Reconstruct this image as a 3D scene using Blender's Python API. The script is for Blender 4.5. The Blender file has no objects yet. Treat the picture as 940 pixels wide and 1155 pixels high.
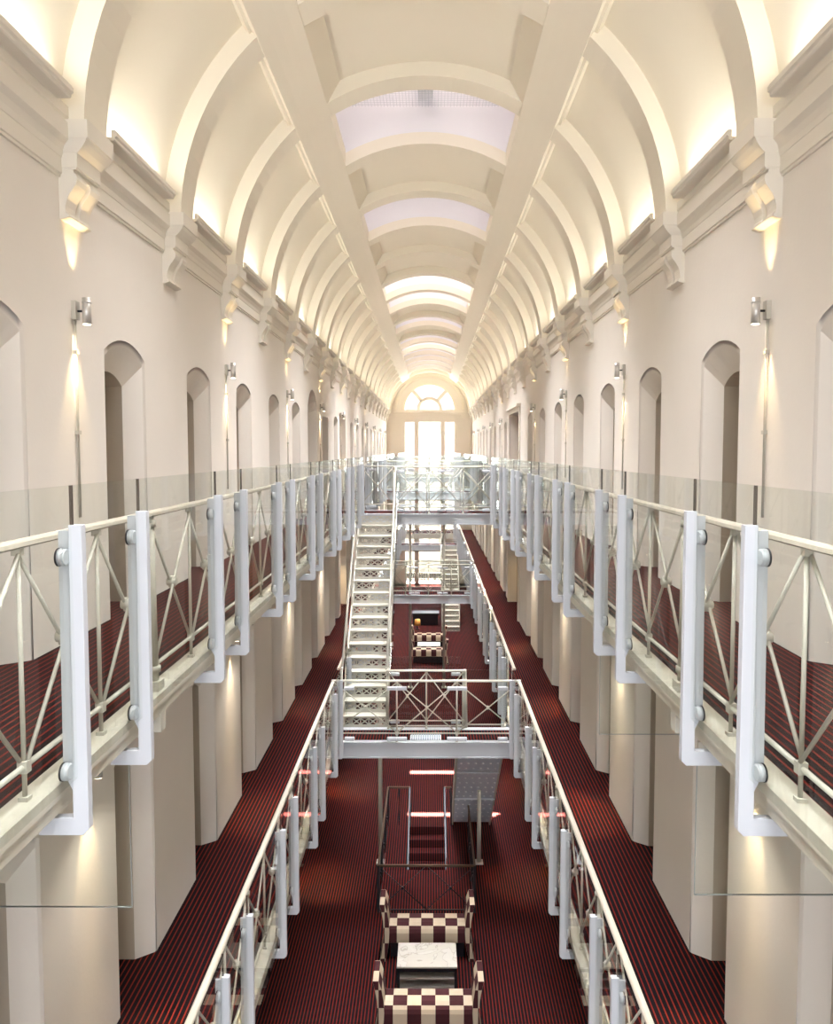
import bpy, math, random
from mathutils import Vector
random.seed(4)
PI = math.pi
C = bpy.context.scene.collection
EYE = 8.63                      # camera height above the ground floor
F1, F2 = EYE - 5.044, EYE - 1.456   # lower and upper gallery floors
BAY = 2.2
W = 2.689                       # half width between the side walls
Y0, Y1 = -6.5, 48.5             # rear and far end of the hall
ARC_Z = EYE + 2.35              # springing of the barrel vault
RV, RR = 2.67, 2.49             # radius of vault surface and of the ribs
RIB = [6.0 + BAY * k for k in range(-5, 20)]

# ------------------------------------------------------------------ materials
def mat(name, col, rough=.6, metal=0, spec=.5, noise=0, nscale=6, bump=0, bscale=80):
    m = bpy.data.materials.new(name); m.use_nodes = True
    nt = m.node_tree; b = nt.nodes['Principled BSDF']
    b.inputs['Base Color'].default_value = (*col, 1)
    b.inputs['Roughness'].default_value = rough
    b.inputs['Metallic'].default_value = metal
    b.inputs['Specular IOR Level'].default_value = spec
    geo = nt.nodes.new('ShaderNodeNewGeometry')
    if noise:
        n = nt.nodes.new('ShaderNodeTexNoise'); n.inputs['Scale'].default_value = nscale
        n.inputs['Detail'].default_value = 4
        nt.links.new(geo.outputs['Position'], n.inputs['Vector'])
        r = nt.nodes.new('ShaderNodeMapRange')
        r.inputs['To Min'].default_value = 1 - noise; r.inputs['To Max'].default_value = 1 + noise
        nt.links.new(n.outputs['Fac'], r.inputs['Value'])
        mx = nt.nodes.new('ShaderNodeVectorMath'); mx.operation = 'SCALE'
        mx.inputs[0].default_value = col
        nt.links.new(r.outputs['Result'], mx.inputs['Scale'])
        nt.links.new(mx.outputs['Vector'], b.inputs['Base Color'])
    if bump:
        n2 = nt.nodes.new('ShaderNodeTexNoise'); n2.inputs['Scale'].default_value = bscale
        nt.links.new(geo.outputs['Position'], n2.inputs['Vector'])
        bp = nt.nodes.new('ShaderNodeBump'); bp.inputs['Strength'].default_value = bump
        bp.inputs['Distance'].default_value = .01
        nt.links.new(n2.outputs['Fac'], bp.inputs['Height'])
        nt.links.new(bp.outputs['Normal'], b.inputs['Normal'])
    return m

M_wall = mat('cream_plaster', (.80, .755, .695), .85, spec=.2, noise=.035, nscale=1.6, bump=.12, bscale=25)
M_ceil = mat('vault_plaster', (.85, .80, .69), .9, spec=.15, noise=.015, nscale=2)
M_trim = mat('moulding_paint', (.80, .755, .67), .7, spec=.25)
M_white = mat('white_powder_coat', (.54, .565, .61), .45, spec=.4)
M_ivory = mat('ivory_painted_iron', (.55, .53, .465), .5, spec=.4)
M_stone = mat('pale_stone_curb', (.58, .555, .475), .45, noise=.12, nscale=9)
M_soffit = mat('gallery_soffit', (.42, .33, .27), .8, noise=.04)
M_rail = mat('cream_handrail_paint', (.50, .455, .38), .45)
M_line = mat('pane_edge', (.30, .32, .31), .4)
M_hole_light = mat('hole_light_paint', (.86, .87, .88), .35)  # pale dots: light through perforations put into the colour
M_dark = mat('blackened_steel', (.022, .024, .030), .4, metal=.3)
M_bronze = mat('bronze_handrail', (.16, .12, .08), .35, metal=.8)
M_steel = mat('brushed_steel', (.66, .64, .61), .4, metal=.6)
M_seal = mat('dark_seal', (.06, .04, .03), .5)
M_rubber = mat('black_rubber', (.02, .02, .025), .6)
M_galv = mat('galvanised_plate', (.68, .71, .77), .5, metal=.1, noise=.08, nscale=14)
M_shaft = mat('white_reveal', (.84, .84, .88), .8)
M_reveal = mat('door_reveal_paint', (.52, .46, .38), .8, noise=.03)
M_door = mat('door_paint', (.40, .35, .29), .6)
M_black = mat('black_lacquer', (.012, .012, .016), .3)
M_grille = mat('register_blade', (.30, .36, .47), .4)
M_amber = mat('amber_shade', (.8, .38, .08), .6)
M_shaded_ground = mat('shaded_ground', (.05, .05, .05), .9)  # shade put into the ground colour, keeps sun bounce out of the hall
M_bldg = mat('pale_limestone', (.80, .76, .68), .9, noise=.12, nscale=3)

def carpet():
    m = bpy.data.materials.new('pinstripe_carpet'); m.use_nodes = True
    nt = m.node_tree; b = nt.nodes['Principled BSDF']
    b.inputs['Roughness'].default_value = .95; b.inputs['Specular IOR Level'].default_value = .1
    g = nt.nodes.new('ShaderNodeNewGeometry'); s = nt.nodes.new('ShaderNodeSeparateXYZ')
    nt.links.new(g.outputs['Position'], s.inputs[0])
    f = nt.nodes.new('ShaderNodeMath'); f.operation = 'MULTIPLY'; f.inputs[1].default_value = 1 / .052
    nt.links.new(s.outputs['X'], f.inputs[0])
    f2 = nt.nodes.new('ShaderNodeMath'); f2.operation = 'FRACT'; nt.links.new(f.outputs[0], f2.inputs[0])
    lt = nt.nodes.new('ShaderNodeMath'); lt.operation = 'LESS_THAN'; lt.inputs[1].default_value = .25
    nt.links.new(f2.outputs[0], lt.inputs[0])
    n = nt.nodes.new('ShaderNodeTexNoise'); n.inputs['Scale'].default_value = 60
    nt.links.new(g.outputs['Position'], n.inputs['Vector'])
    mx = nt.nodes.new('ShaderNodeMix'); mx.data_type = 'RGBA'
    nt.links.new(lt.outputs[0], mx.inputs['Factor'])
    mx.inputs['A'].default_value = (.008, .006, .008, 1)
    mx.inputs['B'].default_value = (.165, .018, .012, 1)
    nt.links.new(mx.outputs['Result'], b.inputs['Base Color'])
    bp = nt.nodes.new('ShaderNodeBump'); bp.inputs['Strength'].default_value = .3; bp.inputs['Distance'].default_value = .004
    nt.links.new(n.outputs['Fac'], bp.inputs['Height']); nt.links.new(bp.outputs['Normal'], b.inputs['Normal'])
    return m
M_carpet = carpet()

def glass(name, tint, refl=1.0):
    m = bpy.data.materials.new(name); m.use_nodes = True
    nt = m.node_tree; nt.nodes.clear()
    o = nt.nodes.new('ShaderNodeOutputMaterial'); mix = nt.nodes.new('ShaderNodeMixShader')
    t = nt.nodes.new('ShaderNodeBsdfTransparent'); t.inputs[0].default_value = (*tint, 1)
    gl = nt.nodes.new('ShaderNodeBsdfGlossy'); gl.inputs['Roughness'].default_value = .02
    fr = nt.nodes.new('ShaderNodeFresnel'); fr.inputs['IOR'].default_value = 1.45
    mu = nt.nodes.new('ShaderNodeMath'); mu.operation = 'MULTIPLY'
    ge = nt.nodes.new('ShaderNodeNewGeometry'); om = nt.nodes.new('ShaderNodeMath'); om.operation = 'MULTIPLY_ADD'
    om.inputs[1].default_value = -refl; om.inputs[2].default_value = refl
    nt.links.new(ge.outputs['Backfacing'], om.inputs[0]); nt.links.new(om.outputs[0], mu.inputs[1])
    nt.links.new(fr.outputs[0], mu.inputs[0]); nt.links.new(mu.outputs[0], mix.inputs[0])
    nt.links.new(t.outputs[0], mix.inputs[1]); nt.links.new(gl.outputs[0], mix.inputs[2])
    nt.links.new(mix.outputs[0], o.inputs[0])
    return m
M_glass = glass('balustrade_glass', (.957, .972, .955), 1.0)
M_pane = glass('window_glass', (.96, .98, 1), .5)

def frosted():
    m = bpy.data.materials.new('frosted_glazing'); m.use_nodes = True
    nt = m.node_tree; nt.nodes.clear()
    o = nt.nodes.new('ShaderNodeOutputMaterial'); mix = nt.nodes.new('ShaderNodeMixShader')
    t = nt.nodes.new('ShaderNodeBsdfTranslucent'); t.inputs[0].default_value = (.205, .197, .205, 1)
    d = nt.nodes.new('ShaderNodeBsdfDiffuse'); d.inputs[0].default_value = (.85, .85, .88, 1)
    mix.inputs[0].default_value = .25
    nt.links.new(t.outputs[0], mix.inputs[1]); nt.links.new(d.outputs[0], mix.inputs[2]); nt.links.new(mix.outputs[0], o.inputs[0])
    return m
M_frost = frosted()

def emit(name, col, s):
    m = bpy.data.materials.new(name); m.use_nodes = True
    b = m.node_tree.nodes['Principled BSDF']
    b.inputs['Base Color'].default_value = (*col, 1)
    b.inputs['Emission Color'].default_value = (*col, 1); b.inputs['Emission Strength'].default_value = s
    return m
M_lens = emit('lamp_lens', (1, .86, .62), 9)
M_led = emit('led_strip', (1, .93, .78), 2)

def checker():
    m = bpy.data.materials.new('checkered_upholstery'); m.use_nodes = True
    nt = m.node_tree; b = nt.nodes['Principled BSDF']; b.inputs['Roughness'].default_value = .85
    b.inputs['Specular IOR Level'].default_value = .2
    tc = nt.nodes.new('ShaderNodeTexCoord'); mp = nt.nodes.new('ShaderNodeMapping')
    mp.inputs['Location'].default_value = (.5 + .001, .02, -.222)
    mp.inputs['Scale'].default_value = (1 / .205, 1 / .22, 1 / .27)
    nt.links.new(tc.outputs['Object'], mp.inputs[0])
    ck = nt.nodes.new('ShaderNodeTexChecker'); ck.inputs['Scale'].default_value = 1
    ck.inputs['Color1'].default_value = (.54, .45, .33, 1); ck.inputs['Color2'].default_value = (.055, .015, .018, 1)
    nt.links.new(mp.outputs[0], ck.inputs['Vector']); nt.links.new(ck.outputs['Color'], b.inputs['Base Color'])
    return m
M_check = checker()

def marble():
    m = bpy.data.materials.new('veined_marble'); m.use_nodes = True
    nt = m.node_tree; b = nt.nodes['Principled BSDF']; b.inputs['Roughness'].default_value = .18
    g = nt.nodes.new('ShaderNodeNewGeometry')
    n = nt.nodes.new('ShaderNodeTexNoise'); n.inputs['Scale'].default_value = 3; n.inputs['Detail'].default_value = 8
    n.inputs['Distortion'].default_value = 1.2
    nt.links.new(g.outputs['Position'], n.inputs['Vector'])
    r = nt.nodes.new('ShaderNodeValToRGB')
    r.color_ramp.elements[0].position = .35; r.color_ramp.elements[0].color = (.60, .575, .52, 1)
    r.color_ramp.elements[1].position = .52; r.color_ramp.elements[1].color = (.56, .535, .47, 1)
    e = r.color_ramp.elements.new(.50); e.color = (.38, .35, .30, 1)
    e = r.color_ramp.elements.new(.485); e.color = (.58, .555, .50, 1)
    nt.links.new(n.outputs['Fac'], r.inputs[0]); nt.links.new(r.outputs[0], b.inputs['Base Color'])
    return m
M_marble = marble()

# ------------------------------------------------------------------ mesh helpers
class MB:
    def __init__(s): s.v = []; s.f = []; s.sm = []
    def face(s, pts, sm=False):
        i = len(s.v); s.v += [tuple(p) for p in pts]; s.f.append(tuple(range(i, i + len(pts)))); s.sm.append(sm)
    def box(s, x0, x1, y0, y1, z0, z1):
        x0, x1 = min(x0, x1), max(x0, x1); y0, y1 = min(y0, y1), max(y0, y1); z0, z1 = min(z0, z1), max(z0, z1)
        i = len(s.v)
        s.v += [(x0,y0,z0),(x1,y0,z0),(x1,y1,z0),(x0,y1,z0),(x0,y0,z1),(x1,y0,z1),(x1,y1,z1),(x0,y1,z1)]
        for q in ((3,2,1,0),(4,5,6,7),(0,1,5,4),(1,2,6,5),(2,3,7,6),(3,0,4,7)):
            s.f.append(tuple(i + k for k in q)); s.sm.append(False)
        return s
    def tube(s, a, b, r, r2=None, n=8, cap=True, sx=1):
        a, b = Vector(a), Vector(b); r2 = r if r2 is None else r2
        d = (b - a).normalized(); up = Vector((0, 0, 1)) if abs(d.z) < .9 else Vector((1, 0, 0))
        u = d.cross(up).normalized(); w = u.cross(d)
        i = len(s.v)
        for p, rr in ((a, r), (b, r2)):
            for k in range(n):
                t = 2 * PI * k / n + PI / n
                s.v.append(tuple(p + u * math.cos(t) * rr * sx + w * math.sin(t) * rr))
        for k in range(n):
            s.f.append((i + k, i + (k + 1) % n, i + n + (k + 1) % n, i + n + k)); s.sm.append(n > 4)
        if cap:
            s.f.append(tuple(i + n - 1 - k for k in range(n))); s.sm.append(False)
            s.f.append(tuple(i + n + k for k in range(n))); s.sm.append(False)
        return s
    def prism(s, poly, axis, a, b):
        """poly: 2D outline; axis 'x': (y,z), 'y': (x,z), 'z': (x,y); extruded from a to b"""
        def P(p, t):
            return (t, p[0], p[1]) if axis == 'x' else (p[0], t, p[1]) if axis == 'y' else (p[0], p[1], t)
        n = len(poly); i = len(s.v)
        s.v += [P(p, a) for p in poly] + [P(p, b) for p in poly]
        for k in range(n): s.f.append((i + k, i + (k + 1) % n, i + n + (k + 1) % n, i + n + k)); s.sm.append(False)
        s.f.append(tuple(range(i, i + n))[::-1]); s.sm.append(False)
        s.f.append(tuple(range(i + n, i + 2 * n))); s.sm.append(False)
        return s
    def strip(s, A, B, sm=False):
        for k in range(len(A) - 1): s.face((A[k], A[k+1], B[k+1], B[k]), sm)
        return s
    def build(s, name, m, parent=None, world=False, loc=None, recalc=True, bevel=0, weld=False):
        me = bpy.data.meshes.new(name)
        v = s.v
        if parent is not None and world:
            L = parent.location; PL = parent.parent.location if parent.parent else Vector((0, 0, 0))
            v = [(p[0] - L.x - PL.x, p[1] - L.y - PL.y, p[2] - L.z - PL.z) for p in v]
        me.from_pydata(v, [], s.f); me.polygons.foreach_set('use_smooth', s.sm)
        me.materials.append(m)
        if recalc or weld:
            import bmesh
            bm = bmesh.new(); bm.from_mesh(me)
            if weld: bmesh.ops.remove_doubles(bm, verts=bm.verts, dist=1e-4)
            if recalc: bmesh.ops.recalc_face_normals(bm, faces=bm.faces)
            bm.to_mesh(me); bm.free()
        o = bpy.data.objects.new(name, me); C.objects.link(o)
        if parent is not None: o.parent = parent
        if loc: o.location = loc
        if bevel:
            b = o.modifiers.new('bevel', 'BEVEL'); b.width = bevel; b.segments = 2; b.limit_method = 'ANGLE'
        return o

def struct(o): o['kind'] = 'structure'; return o
def tag(o, label, cat, group=None):
    o['label'] = label; o['category'] = cat
    if group: o['group'] = group
    return o
def thing(name, label, cat, loc=(0, 0, 0), rz=0, group=None):
    o = bpy.data.objects.new(name, None); C.objects.link(o); o.empty_display_size = .1
    o.location = loc; o.rotation_euler = (0, 0, rz)
    return tag(o, label, cat, group)
def copy_tree(root, loc, rz, label, group=None):
    r = root.copy(); C.objects.link(r); r.location = loc; r.rotation_euler = (0, 0, rz); r['label'] = label
    if group: r['group'] = group
    for ch in list(root.children):
        c = ch.copy(); C.objects.link(c); c.parent = r
        for g in list(ch.children):
            d = g.copy(); C.objects.link(d); d.parent = c
    return r
ORD = ['nearest', 'second', 'third', 'fourth', 'fifth', 'sixth', 'seventh', 'eighth', 'ninth', 'tenth', 'eleventh', 'twelfth']
def nth(i): return 'nearest' if i == 0 else ORD[i] + ' nearest'

# ------------------------------------------------------------------ ground floor with the stairwell hole
HX0, HX1, HY0, HY1 = -.42, .40, 15.3, 17.1
b = MB()
for (x0, x1, y0, y1) in ((-5, 5, Y0, HY0), (-5, HX0, HY0, HY1), (HX1, 5, HY0, HY1), (-5, 5, HY1, Y1)):
    b.box(x0, x1, y0, y1, -.3, 0)
struct(b.build('floor', M_carpet))
t = thing('basement_staircase', 'carpeted steps going down inside the black railing', 'staircase', (0, 17.1, 0))
for i in range(8):
    MB().box(HX0, HX1, HY1 - .24 * (i + 1), HY1 - .24 * i, -.18 * (i + 2), -.18 * (i + 1)).build('step', M_carpet, t, True)

# ------------------------------------------------------------------ side walls with splayed door openings
def openings(side, lv):
    L = []
    for k in range(-5, 19):
        a = 6.53 + BAY * k; c = a + .92
        if c > 47.6: continue
        if lv == 2 and side < 0 and k == 5: L.append((17.3, 18.7, 2.45, 2.87, 'arch')); continue
        if lv == 2 and side < 0 and k == 6: L.append((19.62, 20.7, 2.33, 2.33, 'rect')); continue
        if side > 0 and k == 7: L.append((22.5, 25.3, 2.58, 2.58, 'rect')); continue
        if side > 0 and k == 8: continue
        if side < 0 and k == 8: L.append((23.3, 24.9, 2.58, 2.58, 'rect')); continue
        L.append((a, c, 2.31, 2.44, 'door'))
    return L
def outline(a, c, zb, zs, zc, n=10):
    """closed path from bottom near, up, over the segmental head, down to bottom far"""
    P = [(a, zb), (a, zs)]
    h = zc - zs; w = (c - a) / 2; m = (a + c) / 2
    if h > .01:
        R = (w * w + h * h) / (2 * h)
        for i in range(1, n):
            t = -1 + 2 * i / n; y = w * t
            P.append((m + y, zs + math.sqrt(R * R - y * y) - (R - h)))
    P += [(c, zs), (c, zb)]
    return P
LEV = [(0, F1), (F1, F2), (F2, EYE + 2.34)]
for side, nm in ((-1, 'wall_left'), (1, 'wall_right')):
    b = MB(); rv = MB(); nd = 0
    for lv, (zb, zt) in enumerate(LEV):
        y = Y0
        for (a, c, zs, zc, kind) in openings(side, lv):
            x = side * W
            b.face([(x, y, zb), (x, a, zb), (x, a, zt), (x, y, zt)])
            O = outline(a, c, zb, zb + zs, zb + zc)
            head = O[1:-1]
            for i in range(len(head) - 1):
                p, q = head[i], head[i + 1]
                b.face([(x, p[0], p[1]), (x, q[0], q[1]), (x, q[0], zt), (x, p[0], zt)])
            if kind == 'door': ins = (.14, .25); d1, d2 = .17, .50
            elif kind == 'arch': ins = (.12, .10); d1, d2 = .2, .5
            else: ins = (.0, .0); d1, d2 = .25, 1.5
            I = outline(a + ins[0], c - ins[0], zb, zb + zs - ins[1], zb + zc - ins[1] - (.02 if kind == 'door' else 0))
            if len(I) != len(O): I = O
            # softened plaster edge, then the splay, then the straight reveal
            e = .03
            mid = [(y_ + (i_[0] - y_) * .2, z_ + (i_[1] - z_) * .2) for (y_, z_), i_ in zip(O, I)]
            A = [(x, p[0], p[1]) for p in O]; Bm = [(x + side * e * .5, p[0], p[1]) for p in mid]
            Cc = [(x + side * d1, p[0], p[1]) for p in I]; D = [(x + side * (d1 + d2), p[0], p[1]) for p in I]
            b.strip(A, Bm, True); b.strip(Bm, Cc, False)
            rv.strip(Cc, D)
            # back of the recess
            pan = MB(); cx = x + side * (d1 + d2 - .03)
            pan.face([(cx, p[0], p[1]) for p in I])
            if kind == 'door':
                for zz in (.25, 1.15):
                    pan.box(cx - side * .03, cx, I[0][0] + .1, I[-1][0] - .1, zb + zz, zb + zz + .75)
                pan.tube((cx, I[0][0] + .06, zb + 1), (cx - side * .05, I[0][0] + .06, zb + 1), .012)
            nd += 1
            if kind != 'rect' or (a - c) > -1.3:
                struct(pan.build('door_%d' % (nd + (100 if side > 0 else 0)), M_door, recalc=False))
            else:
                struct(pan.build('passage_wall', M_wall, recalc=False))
            y = c
        b.face([(x, y, zb), (x, Y1, zb), (x, Y1, zt), (x, y, zt)])
    struct(b.build(nm, M_wall, recalc=False, weld=True))
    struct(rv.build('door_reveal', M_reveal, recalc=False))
# entablature over the wide passage on the right, frame round the left doorway
for (s, ya, yc, z) in ((1, 22.5, 25.3, F2 + 2.58), (1, 22.5, 25.3, F1 + 2.58)):
    b = MB()
    b.box(s * W, s * (W - .05), ya - .16, yc + .16, z + .02, z + .16); b.box(s * W, s * (W - .12), ya - .25, yc + .25, z + .16, z + .24)
    b.box(s * W, s * (W - .04), ya - .16, ya, z - 2.58, z + .02); b.box(s * W, s * (W - .04), yc, yc + .16, z - 2.58, z + .02)
    struct(b.build('trim_1', M_trim))

# ------------------------------------------------------------------ cornice, breaking forward under each rib
def prof_run(side):
    z = lambda r: EYE + r
    P = [(2.80, z(2.53)), (2.60, z(2.53)), (2.60, z(2.45)), (2.612, z(2.44)), (2.612, z(2.415)), (2.59, z(2.405)), (2.59, z(2.285)),
         (2.60, z(2.275)), (2.625, z(2.25)), (2.645, z(2.21)), (2.655, z(2.17)), (2.660, z(2.165)), (2.660, z(2.05)), (2.672, z(2.045)), (2.672, z(2.025)), (2.80, z(2.02))]
    return [(side * x, zz) for x, zz in P]
for side in (-1, 1):
    struct(MB().prism(prof_run(side), 'y', Y0, Y1).build('trim_2' if side < 0 else 'trim_3', M_trim))

def arc_pts(R, t0, t1, n): return [(R * math.cos(t0 + (t1 - t0) * i / n), R * math.sin(t0 + (t1 - t0) * i / n)) for i in range(n + 1)]

tray = MB(); prof = [(2.74, .0), (2.60, .0), (2.595, .004), (2.505, .004), (2.495, .012), (2.495, .03), (2.478, .04), (2.478, .072), (2.488, .08), (2.488, .088), (2.52, .088), (2.52, .03), (2.74, .03)]
cap = MB()
def block(side):
    m = MB(); z = lambda r: EYE + r
    hw = .235
    # cap, cavetto, lower block
    prof = [(2.448, 2.43), (2.448, 2.30), (2.458, 2.295), (2.47, 2.27), (2.50, 2.235), (2.535, 2.205), (2.545, 2.2), (2.545, 2.095), (2.555, 2.09), (2.555, 2.08)]
    for j in range(len(prof) - 1):
        (x0, z0), (x1, z1) = prof[j], prof[j + 1]
        h0 = hw - (x0 - 2.448) * .35; h1 = hw - (x1 - 2.448) * .35
        A = [(2.75, -h0), (x0, -h0), (x0, h0), (2.75, h0)]; Bp = [(2.75, -h1), (x1, -h1), (x1, h1), (2.75, h1)]
        for k in range(3):
            m.face([(side * A[k][0], A[k][1], z(z0)), (side * A[k+1][0], A[k+1][1], z(z0)), (side * Bp[k+1][0], Bp[k+1][1], z(z1)), (side * Bp[k][0], Bp[k][1], z(z1))])
    m.face([(side * 2.75, -hw, z(2.43)), (side * 2.448, -hw, z(2.43)), (side * 2.448, hw, z(2.43)), (side * 2.75, hw, z(2.43))])
    h = hw - .037
    m.face([(side * 2.75, -h, z(2.08)), (side * 2.555, -h, z(2.08)), (side * 2.555, h, z(2.08)), (side * 2.75, h, z(2.08))])
    return m
def console(side):
    m = MB(); z = lambda r: EYE + r
    S = [(2.58, 2.08), (2.575, 2.055), (2.555, 2.04), (2.55, 2.01), (2.56, 1.975), (2.585, 1.94), (2.61, 1.905), (2.63, 1.865), (2.642, 1.82), (2.644, 1.785), (2.636, 1.765), (2.62, 1.755), (2.62, 1.74), (2.66, 1.725), (2.74, 1.72)]
    G = [(x + (.03 if 2 < i < 12 else 0), zz) for i, (x, zz) in enumerate(S)]
    ys = [(-.195, S), (-.035, S), (-.02, G), (.02, G), (.035, S), (.195, S)]
    for j in range(len(ys) - 1):
        (ya, P), (yb, Q) = ys[j], ys[j + 1]
        m.strip([(side * p[0], ya, z(p[1])) for p in P], [(side * q[0], yb, z(q[1])) for q in Q], False)
    for ya in (-.195, .195):
        m.face([(side * p[0], ya, z(p[1])) for p in S] + [(side * 2.74, ya, z(2.08))])
    return m
for side in (-1, 1):
    blk = cn = tr = None
    for k, y in enumerate(RIB):
        if y < 0 or y > 48: continue
        if blk is None:
            blk = struct(block(side).build('cornice_block', M_trim, recalc=True)); cn = struct(console(side).build('corbel', M_trim, recalc=True))
            t_ = MB().prism([(side * x, EYE + 2.51 + zz) for x, zz in prof], 'y', .375, BAY - .375)
            tr = struct(t_.build('cornice_tray', M_trim))
            b_, c_, r_ = blk, cn, tr
        else:
            b_, c_, r_ = blk.copy(), cn.copy(), tr.copy()
            for q in (b_, c_, r_): C.objects.link(q)
        b_.location = c_.location = r_.location = (0, y, 0)

# ------------------------------------------------------------------ barrel vault, ribs, longitudinal beams, skylights
GX = 1.27; GO = 1.68
SX = 1.46                       # half width of the skylight shafts
tG = math.acos(SX / RV)
def is_sky(y):
    return (-3 < y < -.5) or (1.4 < y < 3.4) or (5.8 < y < 7.8) or (10.3 < y < 12.3) or (14.7 < y < 16.7) or (21.3 < y < 25.5) or (27.9 < y < 30) or (32.3 < y < 45)  # ranges nearest the camera are unseen skylights, added to light the near bays
b = MB()
edges = [Y0] + [y for y in RIB if Y0 < y < Y1] + [Y1]
for i in range(len(edges) - 1):
    ya, yb = edges[i], edges[i + 1]
    sky = is_sky(ya)
    for (t0, t1, n) in ((0, tG, 14), (tG, PI - tG, 12), (PI - tG, PI, 14)):
        if sky and t0 == tG: continue
        P = arc_pts(RV, t0, t1, n)
        b.strip([(x, ya, ARC_Z + z) for x, z in P], [(x, yb, ARC_Z + z) for x, z in P], True)
for s in (-1, 1):
    b.face([(s * RV, Y0, ARC_Z), (s * RV, Y1, ARC_Z), (s * RV, Y1, ARC_Z - .06), (s * RV, Y0, ARC_Z - .06)])
struct(b.build('ceiling', M_ceil, recalc=False, weld=True))
def rib_mesh(a0=0, a1=PI):
    m = MB(); n = 44
    I = arc_pts(RR, a0, a1, n); O = arc_pts(RV + .02, a0, a1, n)
    I = [(RR, -.02)] + I + [(-RR, -.02)]; O = [(RV + .02, -.02)] + O + [(-RV - .02, -.02)]
    h = .195
    f = lambda P, y: [(x, y, ARC_Z + z) for x, z in P]
    A, B, D, E = f(O, -h), f(I, -h), f(I, h), f(O, h)
    m.strip(A, B, False); m.strip(B, D, True); m.strip(D, E, False); m.strip(E, A, False)
    return m
rb = None
for y in RIB:
    if rb is None: rb = struct(rib_mesh().build('ceiling_rib', M_ceil, recalc=False)); r = rb
    else: r = rb.copy(); C.objects.link(r)
    r.location = (0, y, 0)
for s in (-1, 1):
    def onarc(R, x): return (s * x, ARC_Z + math.sqrt(R * R - x * x))
    P = [onarc(RR - .012, GX)]
    for i in range(1, 5): P.append(onarc(RR - .012, GX + (GO - GX) * i / 4))
    d = (GO / RR, math.sqrt(1 - (GO / RR) ** 2))          # radial outer face, with a small fillet step
    P.append((s * (GO + d[0] * .075), P[-1][1] + d[1] * .075)); P.append((s * (GO + d[0] * .075 + .03), P[-1][1] - .02))
    P.append((s * (GO + d[0] * .24 + .03), ARC_Z + (RR + .24) * d[1] - .02)); P.append((s * GX, ARC_Z + math.sqrt(RV ** 2 - GX ** 2) + .04))
    m = MB().prism(P, 'y', Y0, Y1)
    zi, zo = ARC_Z + math.sqrt((RR - .012) ** 2 - GX ** 2), ARC_Z + math.sqrt(RV ** 2 - 1.10 ** 2)
    for i in range(len(RIB) - 1):       # splayed inner side of the plain coffers
        if RIB[i] > Y0 and not is_sky(RIB[i]): m.prism([(s * GX, zi), (s * 1.10, zo), (s * GX, zo)], 'y', RIB[i] + .19, RIB[i + 1] - .19)
    struct(m.build('ceiling_beam', M_ceil))

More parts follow.
